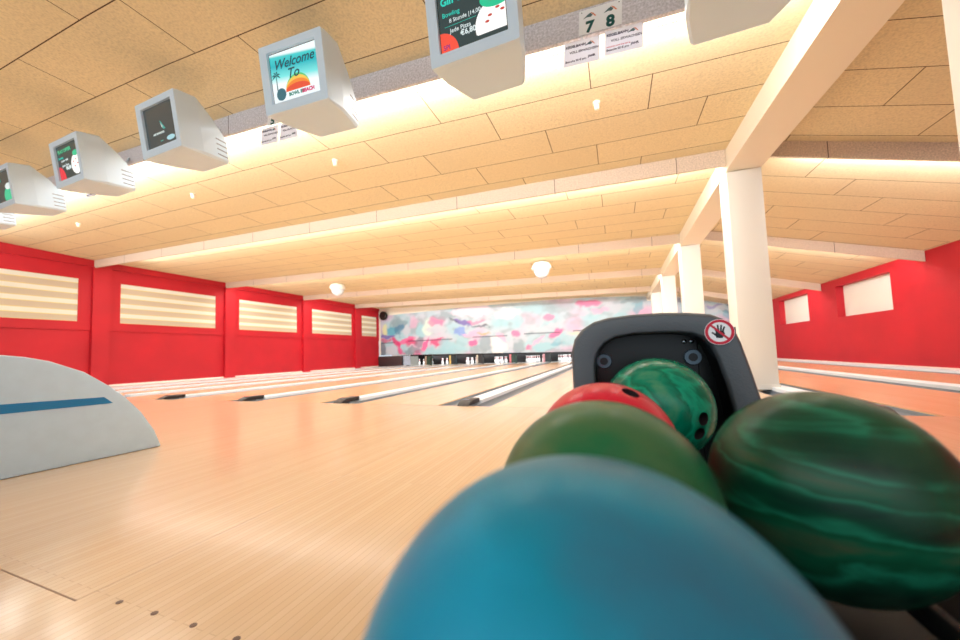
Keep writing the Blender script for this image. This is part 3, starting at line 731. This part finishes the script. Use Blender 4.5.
def scr_welcome(sc):
    me_ = em('skyteal', (60, 196, 200), 1.1)
    t = NT(me_); 
    if not any(n.type == 'TEX_COORD' and n.outputs['Object'].is_linked for n in me_.node_tree.nodes):
        sep = t.n('ShaderNodeSeparateXYZ'); t.l(t.xyz(), sep.inputs[0])
        z = t.math('ADD', sep.outputs[2], t.math('MULTIPLY', sep.outputs[0], .10))
        c = t.ramp(t.math('DIVIDE', z, SH), [(0, srgb(236, 246, 250)), (.34, srgb(240, 248, 250)), (.48, srgb(120, 226, 224)), (.7, srgb(30, 180, 190)), (.88, srgb(60, 200, 200)), (.93, srgb(240, 250, 250))])
        t.l(c, t.b.inputs['Emission Color'])
    bgpanel(sc, me_)
    dk = em('ink', (26, 70, 84))
    text('Welcome', .096, -.188, .24, dk, sc, shear=.35, bold=.001); text('To', .10, -.07, .155, dk, sc, shear=.3, bold=.001)
    for i, (c, r_) in enumerate((((90, 200, 120), .115), ((246, 200, 90), .100), ((244, 140, 60), .075), ((232, 84, 60), .048))):
        m = em('sun%d' % i, c, 1.05)
        MB().extr([(.02+.115*math.cos(t)*(1-.0*i), -.002-.0005*i, .062+(r_)*math.sin(t)) for t in [PI*j/20 for j in range(21)]], (0, .0005, 0)).build('sun_picture', m, sc)
    text('BOWL IN', .034, -.07, .028, em('grn', (20, 130, 110)), sc, bold=.0015, y=-.003); text('BEACH', .036, .055, .026, em('pnk', (214, 40, 110)), sc, bold=.002, y=-.003)
    blob(-.14, .055, .045, .045, em('ballgrey', (54, 110, 124)), sc, 'ball_picture', y=-.0045)
    tr = em('palm', (24, 90, 100))
    MB().extr([(-.175, -.003, .02), (-.165, -.003, .02), (-.170, -.003, .20), (-.176, -.003, .20)], (0, .0006, 0)).build('palm_trunk', tr, sc)
    for a in (20, 70, 120, 165, 200, -20):
        a = math.radians(a); b = Vector((-.173, -.0035, .20)); d = Vector((math.cos(a), 0, math.sin(a)))*.045; nn = Vector((-d.z, 0, d.x))*.14
        p = [b, b+d*.5+nn, b+d+Vector((0, 0, -.012)), b+d*.5-nn]
        p = [Vector((max(v.x, -SW/2), v.y, v.z)) for v in p]
        MB().extr(p, (0, .0006, 0)).build('palm_leaf', tr, sc)
def scr_logo(sc):
    bgpanel(sc, em('slate2', (58, 70, 74)))
    wt, g = em('offwhite', (206, 220, 216)), em('tealb', (70, 170, 160))
    MB().extr([(-.0, -.002, .22), (.012, -.002, .215), (.075, -.002, .135), (.035, -.002, .14)], (0, .0008, 0)).build('sail_picture', g, sc)
    MB().extr([(.01, -.003, .20), (.035, -.003, .165), (.03, -.003, .15), (.02, -.003, .16)], (0, .0008, 0)).build('sail_picture', wt, sc)
    text('AMF BOWLING', .024, -.115, .105, wt, sc, bold=.001)
    blob(.13, .045, .06, .022, em('glare', (170, 216, 226), 1.0), sc, 'glare_patch')  # glare painted on the screen as a pale glowing oval
    text('bowl', .02, -.02, .035, g, sc)
def scr_menu(sc):
    bgpanel(sc, em('slate', (44, 66, 70)))
    g, wt = em('teal', (40, 205, 185), 1.1), em('white', (226, 240, 240), 1.0)
    text('PLAY OFFER', .05, -.19, .285, em('green', (60, 190, 140), 1.0), sc, bold=.002)
    text('Bowling', .032, -.195, .225, g, sc); text('Stunde 14,00', .028, -.15, .19, wt, sc)
    text('Jede Pizza', .036, -.14, .135, wt, sc); text('€6,80', .046, -.07, .095, wt, sc, bold=.002)
    blob(.145, .12, .10, .105, em('plate', (250, 250, 248), 1.15), sc, 'plate_picture', clip=cl)
    blob(.16, .235, .06, .03, em('salad', (30, 200, 150), 1.0), sc, 'salad_picture', y=-.003, clip=cl)
    for (x, z) in ((.10, .15), (.15, .17), (.12, .10), (.18, .12)): blob(x, z, .014, .007, em('tomato', (200, 70, 60)), sc, 'tomato_picture', y=-.004)
    MB().extr([(-SW/2, -.002, 0)]+[(-SW/2+.12*math.cos(t), -.002, .15*math.sin(t)) for t in [PI/2*i/14 for i in range(15)]], (0, .0008, 0)).build('coral_disc', em('redm', (236, 50, 70), 1.0), sc)
def scr_teal(sc):
    bgpanel(sc, em('slate', (44, 66, 70)))
    blob(.12, .06, .12, .10, em('salad', (30, 200, 150), 1.0), sc, 'salad_picture', clip=cl)
    blob(.14, .17, .08, .04, em('white', (226, 240, 240), 1.0), sc, 'plate_picture', y=-.003)
    text('Bowling', .05, -.19, .26, em('teal', (40, 205, 185), 1.1), sc)
monitor(-.730, 1.96, 2.425, 0, scr_offer, 'score monitor with dark price menu and white plate, left of the 7 8 sign')
monitor(-2.190, 1.95, 2.505, 4, scr_welcome, 'score monitor with the bright turquoise Welcome To screen')
monitor(-3.900, 1.96, 2.565, 0, scr_logo, 'score monitor with a nearly empty dark screen and small sail logo')
monitor(-5.60, 1.97, 2.625, 0, scr_menu, 'score monitor with dark menu and red corner, second from left')
monitor(-7.27, 1.98, 2.67, 0, scr_teal, 'score monitor cut by the left edge with a teal patch on its screen')
monitor(-8.80, 1.98, 2.72, 0, scr_teal, 'outermost score monitor, only its vented rear corner showing at the far left')
monitor(.735, 1.96, 2.335, 0, scr_offer, 'score monitor at the top edge right of the 7 8 sign, only its underside showing')

# ------------------------------------------------------------------ signs on the fascia
def logo(parent, x, z, s, y=-.003):
    MB().extr([(x-s, y, z), (x-.3*s, y, z+.55*s), (x+.1*s, y, z+.75*s), (x+.5*s, y, z+.35*s), (x+.2*s, y, z+.05*s), (x-.3*s, y, z+.15*s)], (0, .001, 0)).build('logo', M['tealink'], parent)
    MB().extr([(x+.1*s, y-.0005, z+.85*s), (x+.6*s, y-.0005, z+.6*s), (x+1.05*s, y-.0005, z), (x+.85*s, y-.0005, z), (x+.45*s, y-.0005, z+.45*s)], (0, .001, 0)).build('logo_arc', M['inkorange'], parent)
def sign78(X, Z, nums, ang, label, wdt=.30, hgt=.185):
    r = empty('lane_number_sign', (X, FY-.003, Z), (0, math.radians(ang), 0)); tag(r, label, 'sign', 'lane number signs on the grey beam')
    MB().box((-wdt/2, -.002, -hgt/2), (wdt/2, .002, hgt/2)).build('sign_board', M['board'], r)
    for i, n in enumerate(nums):
        x = (-.072, .072)[i]
        text(n, .115, x, -.085, M['ink'], r, 'number', align='CENTER', bold=.005); logo(r, x-.002, .025, .045)
        MB().lathe([(.004, -.004), (.004, 0)], c=((-.13, .13)[i], 0, .075), n=8, axis='y').build('screw', M['vent'], r)
def paper(X, Z, ang, label, l1='KEGELBAHN', l2='VOLL ERWACHSEN', l3='Besuche 50 € pro', wdt=.255, hgt=.185, extra=False):
    r = empty('notice_card', (X, FY+.004, Z), (0, math.radians(ang), 0)); tag(r, label, 'sign', 'notice cards hanging under the grey beam')
    MB().box((-wdt/2, -.0006, -hgt/2), (wdt/2, .0006, hgt/2)).build('card', M['paper'], r)
    text(l1, .026, -.115, .045, M['inkdark'], r, 'notice_text', bold=.001); text(l2, .024, -.085, .0, M['inkdark'], r, 'notice_text', bold=.0005)
    text(l3, .021, -.115, -.065, M['inkdark'], r, 'notice_text', bold=.0005); text('JAHR', .022, .05, -.055, M['inkdark'], r, 'notice_text', bold=.001)
    if extra: text('zwischen sind Sie keine', .017, -.115, -.04, M['redink'], r, 'notice_text')
    logo(r, .06, .038, .035)
    MB().box((-.01, .0, hgt/2), (.01, .002, hgt/2+.03)).build('hanging_tab', M['paper'], r)
sign78(.016, 3.005, '78', 3.5, 'white lane number sign reading 7 8 on the grey beam')
paper(-.128, 2.798, 4.5, 'notice card hanging under the 7, left of the pair of cards')
paper(.165, 2.790, 4.5, 'notice card hanging under the 8, right of the pair of cards', extra=True)
sign78(-3.24, 3.19, '56', 3, 'white lane number sign mostly hidden behind the Welcome monitor')
paper(-3.37, 3.005, 4, 'left notice card showing under the Welcome monitor', wdt=.25)
paper(-3.09, 2.985, 4, 'right notice card partly behind the Welcome monitor', wdt=.25)
paper(-6.95, 3.12, 3, 'small distant notice card behind the second monitor from the left')

# ------------------------------------------------------------------ ceiling sensors and domes
for (x, lab) in ((-10.36, 'small cream ceiling sensor farthest left, above the red wall'), (-6.63, 'small cream ceiling sensor below the monitor with the sail logo'), (-3.53, 'small cream ceiling sensor below the Welcome monitor'), (-.06, 'small cream ceiling sensor right under the 7 8 notice cards')):
    y = 3.78; z = ceil_z(x, y)
    r = empty('ceiling_sensor', (x, y, z)); tag(r, lab, 'sensor', 'small ceiling sensors')
    MB().lathe([(.035, -.02), (.038, 0)], n=16).build('base', M['cream'], r)
    MB().lathe([(.015, -.08), (.026, -.075), (.028, -.02)], n=16).build('head', M['cream'], r, smooth=True)
DOME = mat('dome_glass', srgb(206, 212, 220), .2, coat=.3)
for (x, y, z, lab) in ((-10.13, 10.9, 3.33, 'white dome camera hanging above the lanes at left, before the third blind window'), (-1.95, 10.35, 3.02, 'white dome camera hanging above the lanes left of the white columns')):
    zt = ceil_z(x, y)
    r = empty('dome_camera', (x, y, zt)); tag(r, lab, 'camera', 'white dome cameras')
    z_ = z-zt
    MB().lathe([(.03, z_+.14), (.03, 0)], n=12).build('stem', M['white'], r, smooth=True)
    MB().lathe([(.24, z_-.03), (.285, z_-.02), (.29, z_+.03), (.275, z_+.09), (.23, z_+.16), (.06, z_+.20), (.03, z_+.20)], n=32).build('housing', M['white'], r, smooth=False, bevel=.004)
    sg = [(max(.012, .235*math.sin(t)), z_-.02-.27*math.cos(t)) for t in [PI/2*q/9 for q in range(10)]]
    MB().lathe(sg, n=32).build('dome', DOME, r, smooth=True)

# ------------------------------------------------------------------ approach markers and seams
mk_m = mat('marker_brown', srgb(92, 60, 40), .4)
for i in range(5):
    x = -1.156+.1305*i + (0.0 if i else 0)
    o = MB().lathe([(.0085, -.001), (.0085, .0006)], n=16).build('approach_dot', mk_m); o.location = (x, .512+.005*i, .0); o.scale = (1, .8, 1)
    tag(o, ['leftmost small dark dot', 'second small dark dot from left', 'third small dark dot from left', 'fourth small dark dot from left', 'small dark dot nearest the rack'][i]+' set in the approach floor', 'floor marker', 'approach dots')
sm = mat('seam_dark', srgb(150, 116, 88), .5)
S(MB().box((-6, .478, -.001), (-1.27, .482, .0004)).build('trim_2', sm))
S(MB().box((-1.272, .48, -.001), (-1.270, Y0, .0003)).build('trim_3', mat('seam_faint', srgb(176, 140, 104), .4)))
S(MB().box((DIV[0]-.3, Y0-.008, -.002), (XR-.06, Y0, .0006)).build('trim_4', sm))
